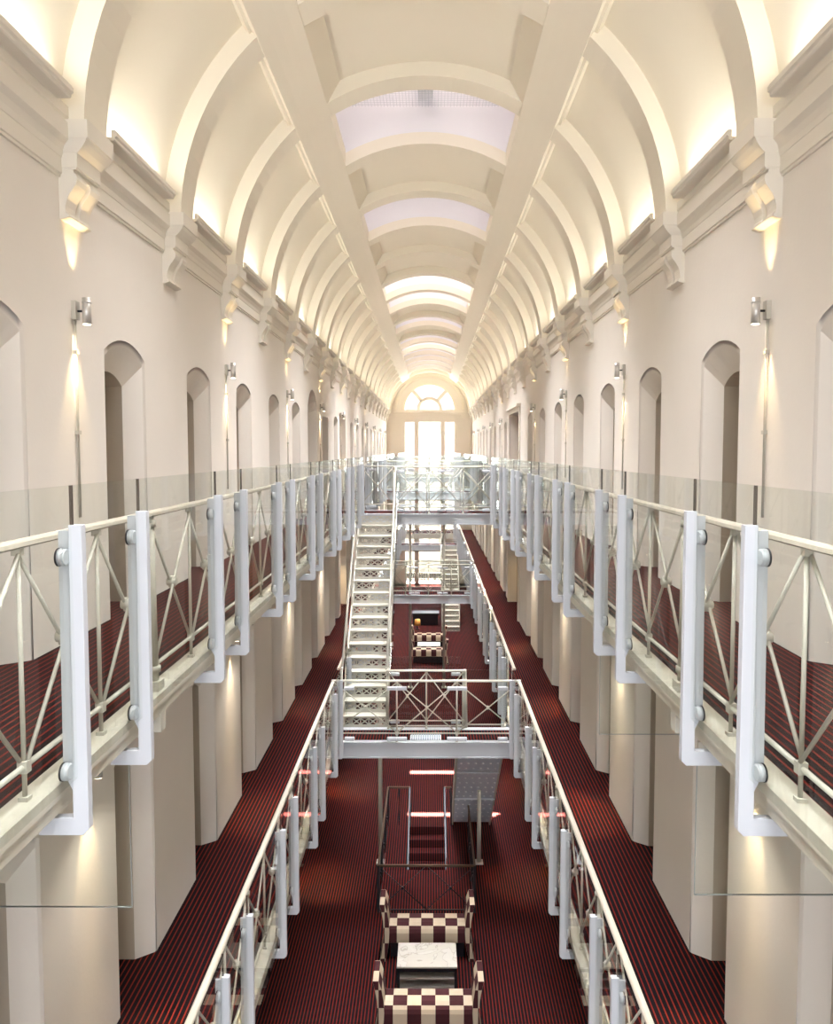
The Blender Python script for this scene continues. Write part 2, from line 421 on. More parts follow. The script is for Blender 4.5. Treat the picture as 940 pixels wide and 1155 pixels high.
ZG = EYE + 5.42                 # level of the glazing grid
ZP = EYE + 6.05                 # frosted roof panels
SLOT = {22.1, 24.5, 34.7}  # gaps invented in the roof panels to shape sun into floor stripes
ns = 0
far_grp = 'skylights far down the vault'
for i in range(len(RIB) - 1):
    ya, yb = RIB[i] + .195, RIB[i + 1] - .195
    if not is_sky(RIB[i]): continue
    ns += 1 if RIB[i] > 10 else 0
    names = {0: 'unseen skylight added overhead for light in the near bays', 1: 'nearest skylight between the two long ceiling beams, with wire mesh', 2: 'second nearest skylight in the vault, white bars under frosted glass',
             3: 'third nearest skylight in the vault, above the upper bridge', 4: 'fourth nearest skylight in the vault'}
    t = thing('skylight', names.get(ns, 'one of the distant white skylights down the vault'), 'skylight', (0, (ya + yb) / 2, ZG), 0, 'unseen skylights added above the camera' if ns == 0 else None if ns <= 4 else far_grp)
    b = MB()
    zc = ARC_Z + math.sqrt(RV ** 2 - SX ** 2) - .03
    ea, eb = ya - .06, yb + .06
    for s in (-1, 1): b.box(s * SX, s * (SX + .06), ea, eb, zc, ZP)
    n = 16
    for yy, sg in ((ya, 1), (yb, -1)):      # end walls stand on the ribs with a stepped arch
        for j in range(n):
            x0, x1 = -SX + 2 * SX * j / n, -SX + 2 * SX * (j + 1) / n
            for (Rj, dy) in ((RV + .0, 0), (RV + .17, -.05 * sg), ):
                z0 = ARC_Z + math.sqrt(Rj ** 2 - x0 ** 2); z1 = ARC_Z + math.sqrt(Rj ** 2 - x1 ** 2)
                top = ARC_Z + math.sqrt((RV + .17) ** 2 - x0 ** 2) if Rj == RV else ZP
                top1 = ARC_Z + math.sqrt((RV + .17) ** 2 - x1 ** 2) if Rj == RV else ZP
                y_ = yy + dy + .002 * sg
                b.face([(x0, y_, z0), (x1, y_, z1), (x1, y_, top1), (x0, y_, top)])
                if Rj == RV: b.face([(x0, y_, top), (x1, y_, top1), (x1, y_ - .05 * sg, top1), (x0, y_ - .05 * sg, top)])
    b.build('shaft', M_shaft, t, True, recalc=False)
    g = MB(); q = .05 if ns <= 2 else .15; w = .006 if ns <= 2 else .014
    if not [c for c in SLOT if RIB[i] < c < RIB[i + 1]]:
        for j in range(int((eb - ea) / q)): g.box(-SX, SX, ea + j * q, ea + j * q + w, ZG, ZG + w)
        for j in range(int(2 * SX / q)): g.box(-SX + j * q, -SX + j * q + w, ea, eb, ZG + w, ZG + 2 * w)
        g.build('wire_mesh', M_white, t, True, recalc=False)
    tr = MB()
    for yy in (ya + .25, yb - .25): tr.box(-SX, SX, yy, yy + .06, ZG + .22, ZG + .32)
    if ns <= 2: tr.box(-.12, .12, ea, eb, ZG + .1, ZG + .26)
    for s in ((-1, 1) if ns <= 2 else ()): tr.tube((s * SX, ya, ZG + .25), (s * .1, yb, ZG + .45), .03, n=6); tr.tube((s * .1, ya, ZG + .35), (s * SX, yb, ZG + .35), .02, n=6)
    tr.build('truss', M_shaft, t, True)
    p = MB(); cut = [c for c in SLOT if RIB[i] < c < RIB[i + 1]]
    if cut:
        c = cut[0]; p.box(-SX, SX, ea, c - .1, ZP, ZP + .02); p.box(-SX, SX, c + .1, eb, ZP, ZP + .02)
    else: p.box(-SX, SX, ea, eb, ZP, ZP + .02)
    p.build('frosted_panel', M_frost, t, True)

# outer roof that keeps sun off the vault except at the skylights
# ------------------------------------------------------------------ end wall
b = MB(); ye = Y1; T = .35
cz = EYE + 2.56; n = 32
inn = [(1.54 * math.cos(PI * i / n), ye, cz + 1.54 * math.sin(PI * i / n)) for i in range(n + 1)]
out = [(3.2 * math.cos(PI * i / n), ye, cz + 3.2 * math.sin(PI * i / n)) for i in range(n + 1)]
b.strip(inn, out); b.strip([(x, y + T, z) for x, y, z in inn], inn)
MZ = EYE + 1.78
b.box(-3.3, -1.54, ye, ye + T, 0, MZ); b.box(1.57, 3.3, ye, ye + T, 0, MZ)
b.box(-.95, -.67, ye, ye + T, 0, MZ); b.box(.70, .98, ye, ye + T, 0, MZ)
b.box(-3.3, 3.3, ye, ye + T, MZ, cz)
for (z0, z1) in ((F2 - .25, F2), (F2 - 1.75, F2 - 1.4), (F1 - .4, F1), (F1 + .9, F1 + 1.0), (0, .15)): b.box(-3.3, 3.3, ye, ye + T, z0, z1)
b.box(-3.3, 3.3, ye, ye + T, F1 - 1.4, F1 - .9)
b.box(.70, 1.57, ye, ye + T, 0, F1)
struct(b.build('wall_end', M_trim, recalc=False))
def ring(R0, R1, y0, y1, zc, n=40):
    m = MB()
    a = [(R0 * math.cos(PI * i / n), R0 * math.sin(PI * i / n)) for i in range(n + 1)]; c = [(R1 * math.cos(PI * i / n), R1 * math.sin(PI * i / n)) for i in range(n + 1)]
    f = lambda P, y: [(x, y, zc + z) for x, z in P]
    m.strip(f(a, y0), f(c, y0)); m.strip(f(a, y0), f(a, y1)); m.strip(f(c, y0), f(c, y1)); return m
for nm, m in (('trim_4', ring(2.05, 2.2, ye - .12, ye, cz)), ('trim_5', ring(1.56, 1.66, ye - .04, ye, cz)), ('trim_6', ring(2.42, 2.80, ye - .25, ye, cz - .28))):
    struct(m.build(nm, M_ceil))
b = MB()
b.box(-2.66, 2.66, ye - .2, ye, EYE + 2.36, EYE + 2.50); b.box(-2.62, 2.62, ye - .12, ye, EYE + 2.20, EYE + 2.36)
b.box(-2.6, 2.6, ye - .04, ye, EYE + 1.95, EYE + 2.2)
for x in (-2.1, -1.7, -.81, .84, 1.7, 2.1): b.box(x - .07, x + .07, ye - .17, ye, EYE + 2.04, EYE + 2.22)
struct(b.build('trim_7', M_trim))
for s in (-1, 1):
    b = MB(); b.box(s * 1.72, s * 1.80, ye - .03, ye, F2, EYE + 1.75); b.box(s * 2.48, s * 2.64, ye - .08, ye, F2, EYE + 1.9); b.box(s * 1.72, s * 2.5, ye - .03, ye, EYE + 1.68, EYE + 1.78)
    struct(b.build('trim_8', M_trim))
# lunette window
w = MB()
R = ring(.60, .80, ye, ye + .2, cz); R.build
struct(R.build('window_1', M_trim))
b = MB()
for a in (48, 132):
    a = math.radians(a); c, s_ = math.cos(a), math.sin(a); h = .11
    P = [(.75 * c + h * s_, .75 * s_ - h * c), (1.56 * c + h * s_, 1.56 * s_ - h * c), (1.56 * c - h * s_, 1.56 * s_ + h * c), (.75 * c - h * s_, .75 * s_ + h * c)]
    b.prism([(x, cz + z) for x, z in P], 'y', ye, ye + .2)
struct(b.build('trim_9', M_trim))
g = MB()
for (x0, x1) in ((-1.54, -.95), (-.67, .70), (.98, 1.57)):
    nb = max(3, int((x1 - x0) / .13))
    for j in range(1, nb): g.box(x0 + (x1 - x0) * j / nb - .008, x0 + (x1 - x0) * j / nb + .008, ye + .12, ye + .14, .1, MZ)
    for j in range(1, 26): g.box(x0, x1, ye + .12, ye + .14, j * .4, j * .4 + .014)
struct(g.build('window_2', M_trim))
g = MB(); g.box(-1.6, 1.6, ye + .2, ye + .21, 0, MZ); struct(g.build('window_3', M_pane))
# world outside: a pale stone house across the street
t = thing('stone_building', 'pale limestone building seen through the tall end windows', 'building', (0, 60, -1))
b = MB(); b.box(-16, 16, 60, 66, -1, 9.5); wb = b.build('facade', M_bldg, t, True)
b = MB(); b.box(-16.4, 16.4, 59.6, 66.4, 9.5, 9.9); b.build('cornice', M_bldg, t, True)
for x in (-6, -3.6, -1.2, 1.5, 3.9):
    for z in (1, 4.6, 7.6):
        f_ = MB().box(x, x + .9, 59.93, 60.02, z, z + 1.6).build('window', M_galv, t, True)
b = MB(); b.box(-60, 60, 49.2, 120, -1.2, -1); struct(b.build('ground_outside', M_shaded_ground))

# rear wall behind the camera, its unseen window widened to fill the hall with daylight
b = MB(); yr = Y0
b.box(-3.3, -2.3, yr - .3, yr, 0, EYE + 5.2); b.box(2.3, 3.3, yr - .3, yr, 0, EYE + 5.2); b.box(-2.3, 2.3, yr - .3, yr, EYE + 4, EYE + 5.2); b.box(-2.3, 2.3, yr - .3, yr, 0, .5)
for x in (-.7, .7): b.box(x - .08, x + .08, yr - .3, yr, 0, EYE + 4)
struct(b.build('wall_rear', M_wall))

# ------------------------------------------------------------------ gallery decks
for lv, z in ((1, F1), (2, F2)):
    for s in (-1, 1):
        b = MB(); b.box(s * 1.64, s * 3.6, Y0, Y1, z - .06, z)
        if s > 0: b.box(s * 3.6, s * 4.6, 22.4, 25.4, z - .06, z)
        struct(b.build('floor_gallery', M_carpet))
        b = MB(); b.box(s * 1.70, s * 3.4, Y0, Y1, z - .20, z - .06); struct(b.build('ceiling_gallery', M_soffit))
        b = MB(); b.box(s * 1.53, s * 1.66, Y0, Y1, z - .055, z + .012); b.box(s * 1.545, s * 1.66, Y0, Y1, z - .125, z - .055)
        struct(b.build('gallery_edge', M_stone))

# ------------------------------------------------------------------ glass screens and their brackets
def post_meshes():
    up = MB()   # local: +x towards the hall; outer face of the bar at x=+.0
    up.prism([(0, -.32), (0, -1.66), (-.025, -1.685), (-.22, -1.685), (-.22, -1.61), (-.068, -1.605), (-.056, -.32)], 'y', -.022, .022)
    ip = MB(); ip.prism([(-.056, -.345), (-.068, -1.50), (-.095, -1.44), (-.112, -1.42), (-.106, -.345)], 'y', -.008, .008)
    cl = []
    for zz, xx in ((-.455, -.072), (-1.392, -.08)):
        c = MB(); c.tube((xx + .012, -.040, zz), (xx - .012, -.040, zz), .038, n=18); c.tube((xx + .017, -.040, zz), (xx + .012, -.040, zz), .030, .038, n=18)
        g = MB(); g.tube((xx - .012, -.040, zz), (xx - .020, -.040, zz), .040, n=18); cl.append((c, g))
    se = MB(); se.box(-.057, -.043, -.004, .004, -.32, -.15)
    return up, ip, cl, se
proto = thing('screen_bracket', '', 'bracket')
up, ip, cl, se = post_meshes()
up.build('upright', M_white, proto, bevel=.002); ip.build('mounting_plate', M_white, proto); se.build('edge_seal', M_seal, proto)
for c, g in cl:
    o = c.build('clamp', M_white, proto); g.build('gasket', M_rubber, o)
far_up = MB(); 
for m in (up, ip, se): 
    off = len(far_up.v); far_up.v += m.v; far_up.f += [tuple(i + off for i in f) for f in m.f]; far_up.sm += m.sm
for c, g in cl:
    off = len(far_up.v); far_up.v += c.v; far_up.f += [tuple(i + off for i in f) for f in c.f]; far_up.sm += c.sm
far_proto = tag(far_up.build('screen_bracket', M_white), '', 'bracket')
BR = {1: ((12.90, 13.70), (26.35, 27.35), (40.45, 41.4)), 2: ((17.38, 18.55), (26.35, 27.35), (40.45, 41.4))}
def blocked(lv, y, m=.0): return any(a - m < y < c + m for a, c in BR[lv])
posts = []
y = 3.28 - BAY
while y < 47: posts += [y, y + .751]; y += BAY
used = [False, False]
SN = {-1: 'left', 1: 'right'}; LN = {1: 'lower', 2: 'upper'}
for lv, zf in ((2, F2), (1, F1)):
    for s in (-1, 1):
        vis = [p for p in posts if not blocked(lv, p) and p > (2.0 if lv == 2 else 4.5)]
        for i, y in enumerate(vis):
            loc = (s * 1.42, y, zf + 1.456); rz = 0 if s < 0 else PI
            # clamps sit on the camera side of each bracket, so the right-hand ones are mirrored rather than turned
            if i < 10: lab, grp = 'white bracket holding the glass on the %s %s gallery, %s to the camera' % (LN[lv], SN[s], nth(i)), None
            else: lab, grp = 'white bracket among the distant ones of the %s %s gallery glass' % (LN[lv], SN[s]), 'far brackets, %s %s gallery' % (LN[lv], SN[s])
            if y < 16:
                if not used[0]: r = proto; used[0] = True; r.location = loc; r['label'] = lab
                else: r = copy_tree(proto, loc, 0, lab, grp)
            else:
                if not used[1]: r = far_proto; used[1] = True
                else: r = far_proto.copy(); C.objects.link(r)
                r.location = loc; r['label'] = lab
            if grp: r['group'] = grp
            elif 'group' in r: del r['group']
            r.scale = (-1 if s > 0 else 1, 1, 1)
        # panes between brackets
        gm = {}
        ys = [p for p in posts if p > (.9 if lv == 2 else 3)]
        ni = 0
        for a, c in zip(ys[:-1], ys[1:]):
            segs = [(a + .006, c - .006)]
            for (q0, q1) in BR[lv]:
                new = []
                for (u0, u1) in segs:
                    if u1 <= q0 or u0 >= q1: new.append((u0, u1))
                    else:
                        if u0 < q0 - .05: new.append((u0, q0 - .01))
                        if u1 > q1 + .05: new.append((q1 + .01, u1))
                segs = new
            for (u0, u1) in segs:
                if u1 < (2.0 if lv == 2 else 4.5): continue
                L = round(u1 - u0, 3)
                if L not in gm:
                    o = MB().box(-.006, .006, 0, L, -1.425, -.15).build('glass_screen', M_glass); gm[L] = o
                else: o = gm[L].copy(); C.objects.link(o)
                o.location = (s * 1.468, u0, zf + 1.456)
                if ni < 10: tag(o, 'clear glass pane of the %s %s gallery, %s to the camera' % (LN[lv], SN[s], nth(ni)), 'glass pane')
                else: tag(o, 'clear glass pane far down the %s %s gallery' % (LN[lv], SN[s]), 'glass pane', 'far panes, %s %s gallery' % (LN[lv], SN[s]))
                if ni < 10 and 'group' in o: del o['group']
                ni += 1

# ------------------------------------------------------------------ old iron railings along the galleries
PN = BAY / 3
def rail_parts(t, z, ydiv, x, yc, blk, label_only=False):
    pass
vert = MB().tube((0, 0, .012), (0, 0, 1.07), .011, n=6)
vert.box(-.02, .02, -.02, .02, .012, .03); vert.box(-.018, .018, -.018, .018, 1.03, 1.07); vert.box(-.02, .02, -.02, .02, .13, .18)
stan = MB().tube((0, 0, .05), (0, 0, 1.07), .034, .024, n=8); stan.box(-.05, .05, -.05, .05, .012, .07); stan.tube((0, 0, .12), (0, 0, .16), .045, n=8)
stan.tube((0, 0, 1.0), (0, 0, 1.04), .034, n=8)
def xbrace(L):
    m = MB(); z0, z1 = .165, 1.05
    m.tube((.010, 0, z0), (.010, L, z1), .0095, n=6); m.tube((-.010, 0, z1), (-.010, L, z0), .0095, n=6)
    m.tube((-.03, L / 2, (z0 + z1) / 2), (.03, L / 2, (z0 + z1) / 2), .026, n=8); m.tube((0, L / 2, (z0 + z1) / 2 - .035), (0, L / 2, (z0 + z1) / 2 + .035), .022, n=8)
    return m
XB = xbrace(PN)
for lv, z in ((2, F2), (1, F1)):
    for s in (-1, 1):
        t = thing('gallery_railing', 'ivory iron railing with crossed braces along the %s %s gallery' % (LN[lv], SN[s]), 'railing', (s * 1.60, 0, z))
        ya = 1.615 if lv == 2 else 3.8
        cuts = [ya - .3] + [v for q in BR[lv] for v in q] + [46.1]
        hr, brl = MB(), MB()
        for j in range(0, len(cuts), 2):
            u0, u1 = cuts[j], cuts[j + 1]
            P = [(-.03, 1.068), (-.026, 1.085), (-.012, 1.095), (.012, 1.095), (.026, 1.085), (.03, 1.068), (.012, 1.058), (-.012, 1.058)]
            hr.prism(P, 'y', u0, u1); brl.tube((0, u0, .155), (0, u1, .155), .013, n=6)
        hr.build('handrail', M_rail, t); brl.build('bottom_rail', M_ivory, t)
        y = ya; k = 0; vo = so = xo = None
        while y < 46.05:
            if not blocked(lv, y):
                if k % 3 == 1:
                    if so is None: so = stan.build('stanchion', M_ivory, t); o = so
                    else: o = so.copy(); C.objects.link(o); o.parent = t
                else:
                    if vo is None: vo = vert.build('baluster', M_ivory, t); o = vo
                    else: o = vo.copy(); C.objects.link(o); o.parent = t
                o.location = (0, y, 0)
            if not blocked(lv, y, PN - .1) and y + PN < 46.05 and not (blocked(lv, y + PN)):
                if xo is None: xo = XB.build('cross_brace', M_ivory, t); o = xo
                else: o = xo.copy(); C.objects.link(o); o.parent = t
                o.location = (0, y, 0)
            y += PN; k += 1
        # bearing blocks under the stanchions
        b = MB().box(-s * .055, s * .07, -.045, .045, -.235, -.05); y = ya + PN; bo = None
        while y < 47.5:
            if bo is None: bo = b.build('bearing_block', M_ivory, t); o = bo
            else: o = bo.copy(); C.objects.link(o); o.parent = t
            o.location = (0, y, 0); y += BAY

# ------------------------------------------------------------------ railings of bridges (run along x)
def xrail(t, y, z, xs, full=True):
    """iron railing along x with verticals at xs; parts parented to t, coordinates in world"""
    x0, x1 = xs[0], xs[-1]
    P = [(-.03, 1.068), (-.026, 1.085), (-.012, 1.095), (.012, 1.095), (.026, 1.085), (.03, 1.068), (.012, 1.058), (-.012, 1.058)]
    MB().prism([(y + a, z + c) for a, c in P], 'x', x0 - .03, x1 + .03).build('handrail', M_ivory, t, True)
    MB().tube((x0, y, z + .155), (x1, y, z + .155), .013, n=6).build('bottom_rail', M_ivory, t, True)
    for i, x in enumerate(xs):
        m = MB().tube((x, y, z), (x, y, z + 1.07), .014, n=6); m.tube((x, y - .03, z + .15), (x, y + .03, z + .15), .028, n=10); m.tube((x, y, z), (x, y, z + .05), .03, .016, n=8)
        m.tube((x, y, z + 1.0), (x, y, z + 1.06), .026, n=8)
        m.build('baluster', M_ivory, t, True)
    for a, c in zip(xs[:-1], xs[1:]):
        m = MB().tube((a, y - .01, z + .165), (c, y - .01, z + 1.05), .010, n=6); m.tube((a, y + .01, z + 1.05), (c, y + .01, z + .165), .010, n=6)
        m.tube(((a + c) / 2, y - .03, z + .61), ((a + c) / 2, y + .03, z + .61), .026, n=8)
        m.build('cross_brace', M_ivory, t, True)

def bridge(name, lab, y0, y1, z, front, rear, depth=.24, front_glass=None, rear_glass=None):
    t = thing(name, lab, 'bridge', (0, (y0 + y1) / 2, z))
    MB().box(-1.62, 1.62, y0 + .06, y1 - .06, z - .05, z).build('carpet', M_carpet, t, True)
    b = MB()
    for yy in (y0, y1 - .08):
        b.box(-1.56, 1.56, yy, yy + .08, z - depth, z + .005); b.box(-1.56, 1.56, yy - .03, yy + .11, z - depth - .02, z - depth); b.box(-1.56, 1.56, yy - .02, yy + .1, z - .02, z + .01)
    b.build('edge_beam', M_white, t, True)
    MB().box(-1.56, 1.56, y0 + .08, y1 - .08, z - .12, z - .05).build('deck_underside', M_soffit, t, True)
    for r, yy, d in ((front, y0 + .04, -1), (rear, y1 - .04, 1)):
        for xs in r: xrail(t, yy, z, xs)
    for gl, yy in ((front_glass, y0 - .07), (rear_glass, y1 + .07)):
        for (a, c) in gl or ():
            g = MB().box(a + .01, c - .01, yy - .006, yy + .006, z + .03, z + 1.30).build('glass_panel', M_glass, t, True)
            for xx, dx in ((a, .17), (c, -.17)):
                for zz in (.10, .98):
                    MB().box(xx, xx + dx, yy - .035, yy + .03, z + zz - .03, z + zz + .03).build('clamp', M_white, t, True, bevel=.012)
    return t
b1 = bridge('lower_bridge', 'white bridge crossing at the lower gallery in the middle of the photo', 12.95, 13.65, F1,
       [[-1.60, -.507, .53, 1.60]], [[-.69, 0, .66], ], .24, [(-1.40, -.5), (-.5, .53), (.53, 1.40)], [(-.66, .62)])
# extra lower rail, tapered stanchion and floor register on the lower bridge
MB().tube((-.69, 13.61, F1 + .06), (.66, 13.61, F1 + .06), .012, n=6).build('bottom_rail', M_ivory, b1, True)
MB().tube((.70, 13.68, F1 - .02), (.70, 13.68, F1 + 1.08), .055, .028, n=10).build('stanchion', M_ivory, b1, True)
t = thing('floor_register', 'small pale blue slatted grille lying on the lower bridge floor', 'vent', (-.02, 13.14, F1))
MB().box(-.28, .26, 13.04, 13.28, F1 + .002, F1 + .02).build('frame', M_galv, t, True)
for i in range(13):
    MB().box(-.26 + i * .04, -.26 + i * .04 + .022, 13.05, 13.27, F1 + .015, F1 + .035).build('slat', M_grille, t, True)
bridge('upper_bridge', 'white upper bridge with glass fronts beneath the third skylight', 17.43, 18.5, F2,
       [[-.74, .04, .82, 1.60]], [[-1.60, -.82, -.02, .80, 1.60]], .22, [(-.70, .40), (.42, 1.42)], [(-1.42, -.5), (-.48, .48), (.5, 1.42)])
bridge('lower_bridge', 'second lower bridge, beyond the checkered seats\' near group', 26.4, 27.3, F1,
       [[-1.60, -.80, 0, .80, 1.60]], [[-1.60, -.80, 0, .80, 1.60]], .26, [(-1.42, -.5), (-.48, .48), (.5, 1.42)])
bridge('upper_bridge', 'farther upper bridge, glimpsed through the glass of the nearer one', 26.4, 27.3, F2,
       [[-1.60, -.80, 0, .80, 1.60]], [[-1.60, -.80, 0, .80, 1.60]], .22, [(-1.42, -.5), (-.48, .48), (.5, 1.42)])
bridge('lower_bridge', 'farthest lower bridge, at the top of the far staircase', 40.5, 41.35, F1,
       [[-1.60, -.53, .55]], [[-1.60, -.80, 0, .80, 1.60]], .26)
bridge('upper_bridge', 'farthest upper bridge before the end windows', 40.5, 41.35, F2,
       [[-1.60, -.80, 0, .80, 1.60]], [[-1.60, -.80, 0, .80, 1.60]], .22)
for z, nm in ((F1, 'lower'), (F2, 'upper')):
    t = thing('end_landing', '%s landing against the end windows' % nm, 'landing', (0, 46.5, z))
    MB().box(-1.62, 1.62, 46.2, 48.45, z - .2, z).build('deck', M_carpet, t, True)
    MB().box(-1.6, 1.6, 46.15, 46.22, z - .3, z + .01).build('edge_beam', M_ivory, t, True)
    xrail(t, 46.25, z, [-1.55, -1.03, -.52, 0, .52, 1.03, 1.55])

# ------------------------------------------------------------------ iron staircases
def stair(lab, xa, xb, ybot, ytop, zbot, ztop, n, rails=True, plate=False, detail=True, glass_side=None):
    """rises from (ybot,zbot) to (ytop,ztop); works in either direction along y"""
    t = thing('iron_staircase', lab, 'staircase', ((xa + xb) / 2, ybot, zbot))
    rise = (ztop - zbot) / n; run = (ytop - ybot) / n; sg = 1 if run > 0 else -1
    # stringers
    for x in (xa, xb):
        P = [(ybot, zbot), (ybot + sg * .20, zbot), (ytop, ztop - .25), (ytop, ztop + .02), (ytop - sg * .08, ztop + .06), (ybot, zbot + .28)]
        MB().prism(P, 'x', x - .014, x + .014).build('stringer', M_ivory, t, True)
    # treads and pierced risers
    for i in range(n):
        y = ybot + run * i; z = zbot + rise * (i + 1)
        if i < n - 1:
            m = MB().box(xa, xb, y - sg * .02, y + run, z - .02, z); m.build('tread', M_ivory, t, True)
        r = MB(); zb = z - rise; w = (xb - xa - .06) / 5; x0 = xa + .03; hy = .006
        zA, zB = zb + rise * .26, zb + rise * .80
        r.box(xa, xb, y - hy, y + hy, zb, zA); r.box(xa, xb, y - hy, y + hy, zB, z - .02)
        r.box(xa, xa + .04, y - hy, y + hy, zA, zB); r.box(xb - .04, xb, y - hy, y + hy, zA, zB)
        if detail:
            for k in range(5):
                cx = x0 + w * (k + .5); cz_ = (zA + zB) / 2; hx, hz = w / 2, (zB - zA) / 2
                for (u, v) in ((1, 1), (1, -1)):
                    d = Vector((hx * u, 0, hz * v)).normalized(); p = Vector((-d.z, 0, d.x)) * .011
                    a_, c_ = Vector((cx - hx * u, y, cz_ - hz * v)), Vector((cx + hx * u, y, cz_ + hz * v))
                    r.face([a_ + p, c_ + p, c_ - p, a_ - p])
                r.box(cx + hx - .008, cx + hx + .008, y - hy, y + hy, zA, zB)
                r.tube((cx, y - hy * 1.5, cz_), (cx, y + hy * 1.5, cz_), .02, n=8)
        r.build('pierced_riser', M_ivory, t, True, recalc=False)
    if rails:
        for x in (xa, xb):
            m = MB(); L = 0
            m.tube((x, ybot, zbot + 1.07), (x, ybot + sg * .03, zbot + 1.10), .022, n=8)
            m.tube((x, ybot + sg * .03, zbot + 1.10), (x, ytop, ztop + 1.08), .022, n=8); m.build('handrail', M_ivory, t, True)
            for i in range(0, n + 1, 4):
                yy = ybot + run * i; zz = zbot + rise * i
                MB().tube((x, yy, zz + .1), (x, yy, zz + 1.08), .012, n=6).build('baluster', M_ivory, t, True)
    if glass_side is not None:
        x = glass_side
        P = [(ybot, zbot + .25), (ytop, ztop + .1), (ytop, ztop + 1.0), (ybot, zbot + 1.0)]
        MB().prism(P, 'x', x - .005, x + .005).build('side_glass', M_glass, t, True)
    if plate:
        # plates closing the underside; pale studs paint in light showing through holes
        d = Vector((0, ytop - ybot, ztop - zbot)); nrm = Vector((0, d.z, -d.y)).normalized()
        if nrm.z > 0: nrm = -nrm
        o = nrm * .19 + Vector((0, 0, .07)); m = MB()
        a_, c_ = Vector((0, ybot, zbot)) + d * .06 + o, Vector((0, ytop, ztop)) + o
        for (u, v) in ((.0, .3), (.31, .62), (.63, 1.0)):
            p, q = a_.lerp(c_, u), a_.lerp(c_, v)
            m.face([(xa + .02, p.y, p.z), (xb - .02, p.y, p.z), (xb - .02, q.y, q.z), (xa + .02, q.y, q.z)])
        for (u) in (.31, .62): 
            p = a_.lerp(c_, u) + nrm * .01; m.tube((xa, p.y, p.z), (xb, p.y, p.z), .022, n=6)
        m.build('underside_plate', M_galv, t, True)
        rv = MB()
        for i in range(19):
            for k in range(6):
                p = a_.lerp(c_, (i + .5) / 19); x = xa + (xb - xa) * (k + .5 + .25 * (i % 2) - .12) / 6
                rv.tube((x, p.y, p.z), (x, p.y + nrm.y * .012, p.z + nrm.z * .012), .022, .012, n=8)
        rv.build('hole_light_dots', M_hole_light, t, True)['kind'] = 'stuff'
    return t
stair('ivory iron staircase with pierced risers, climbing from the lower bridge to the upper bridge', -1.53, -.72, 13.69, 17.39, F1, F2, 17, glass_side=-.66)
stair('iron staircase seen from below, dropping from the lower bridge to the ground', .58, 1.44, 17.4, 13.71, 0, F1, 17, rails=False, plate=True, detail=False)
stair('distant iron staircase rising from the ground beside the farther checkered seats', .62, 1.46, 36.15, 40.45, 0, F1, 17)
for (x, y, zt, lab) in ((-.97, 15.58, 5.45, 'left'), (1.09, 15.58, 1.56, 'right')):
    t = thing('support_column', 'slim white column under the %s staircase by the black railing' % lab if lab == 'right' else 'slim white column left of the black railing, reaching up to the pierced staircase', 'column', (x, y, 0))
    MB().box(-.085, .085, -.085, .085, 0, .03).build('base_plate', M_ivory, t); MB().tube((0, 0, .03), (0, 0, zt), .045, .04, n=12).build('shaft', M_ivory, t)
for s, x in ((-1, -.66), (1, .56)):
    t = thing('support_column', 'distant slim column beside the farther seats, %s one of the pair' % SN[s], 'column', (x, 27.45, 0))
    MB().box(-.085, .085, -.085, .085, 0, .03).build('base_plate', M_ivory, t); MB().tube((0, 0, .03), (0, 0, F2 - .2), .045, n=12).build('shaft', M_ivory, t)

# ------------------------------------------------------------------ black railing round the basement stairwell
t = thing('stairwell_railing', 'black steel railing with crossed wires round the basement stairs', 'railing', (0, 15.5, 0))
RZ = .90
def bar(a, c, r=.02, m=M_dark, nm='rail'): MB().tube(a, c, r, n=4).build(nm, m, t, True)
X0, X1, YA, YB = -.90, .90, 13.85, 17.17
for a, c in (((X0, YA, RZ), (X1, YA, RZ)), ((X0, YA, RZ), (X0, YB, RZ)), ((X1, YA, RZ), (X1, 16.4, RZ)), ((X0, YB, RZ), (-.40, YB, RZ)), ((.55, YB, RZ), (.40, YB, RZ))):
    bar(a, c, .024, M_bronze, 'handrail')
for x, y in ((X0, YA), (X1, YA), (X0, YB), (.55, YB), (-.40, YB), (.40, YB), (X0, 14.9), (X1, 14.9), (X0, 16), (X1, 16)): bar((x, y, 0), (x, y, RZ), .03, M_dark, 'post')
bar((-.65, YB, 0), (-.65, YB, RZ), .012, M_dark, 'post')
for x in (-.40, .40): bar((x, YB, RZ), (x, 15.4, RZ - 1.15), .024, M_dark, 'handrail')
bar((X0, YA, .05), (X1, YA, .05), .012)
bar((X0, YA, .05), (X0, YB, .05), .012); bar((X1, YA, .05), (X1, 16.4, .05), .012)
def wires(p, q, r_):
    m = MB(); m.tube(p, (q[0], q[1], RZ), .007, n=5); m.tube((p[0], p[1], RZ), (q[0], q[1], .05), .007, n=5)
    mid = ((p[0] + q[0]) / 2, (p[1] + q[1]) / 2, RZ / 2 + .02); m.tube((mid[0], mid[1] - .02, mid[2]), (mid[0], mid[1] + .02, mid[2]), .025, n=8)
    m.build('crossed_wires', M_dark, t, True)
wires((X0, YA, .05), (0, YA, .05), 0); wires((0, YA, .05), (X1, YA, .05), 0)
for x in (X0, X1):
    for a, c in ((YA, 14.9), (14.9, 16), (16, YB if x < 0 else 16.4)): wires((x, a, .05), (x, c, .05), 0)

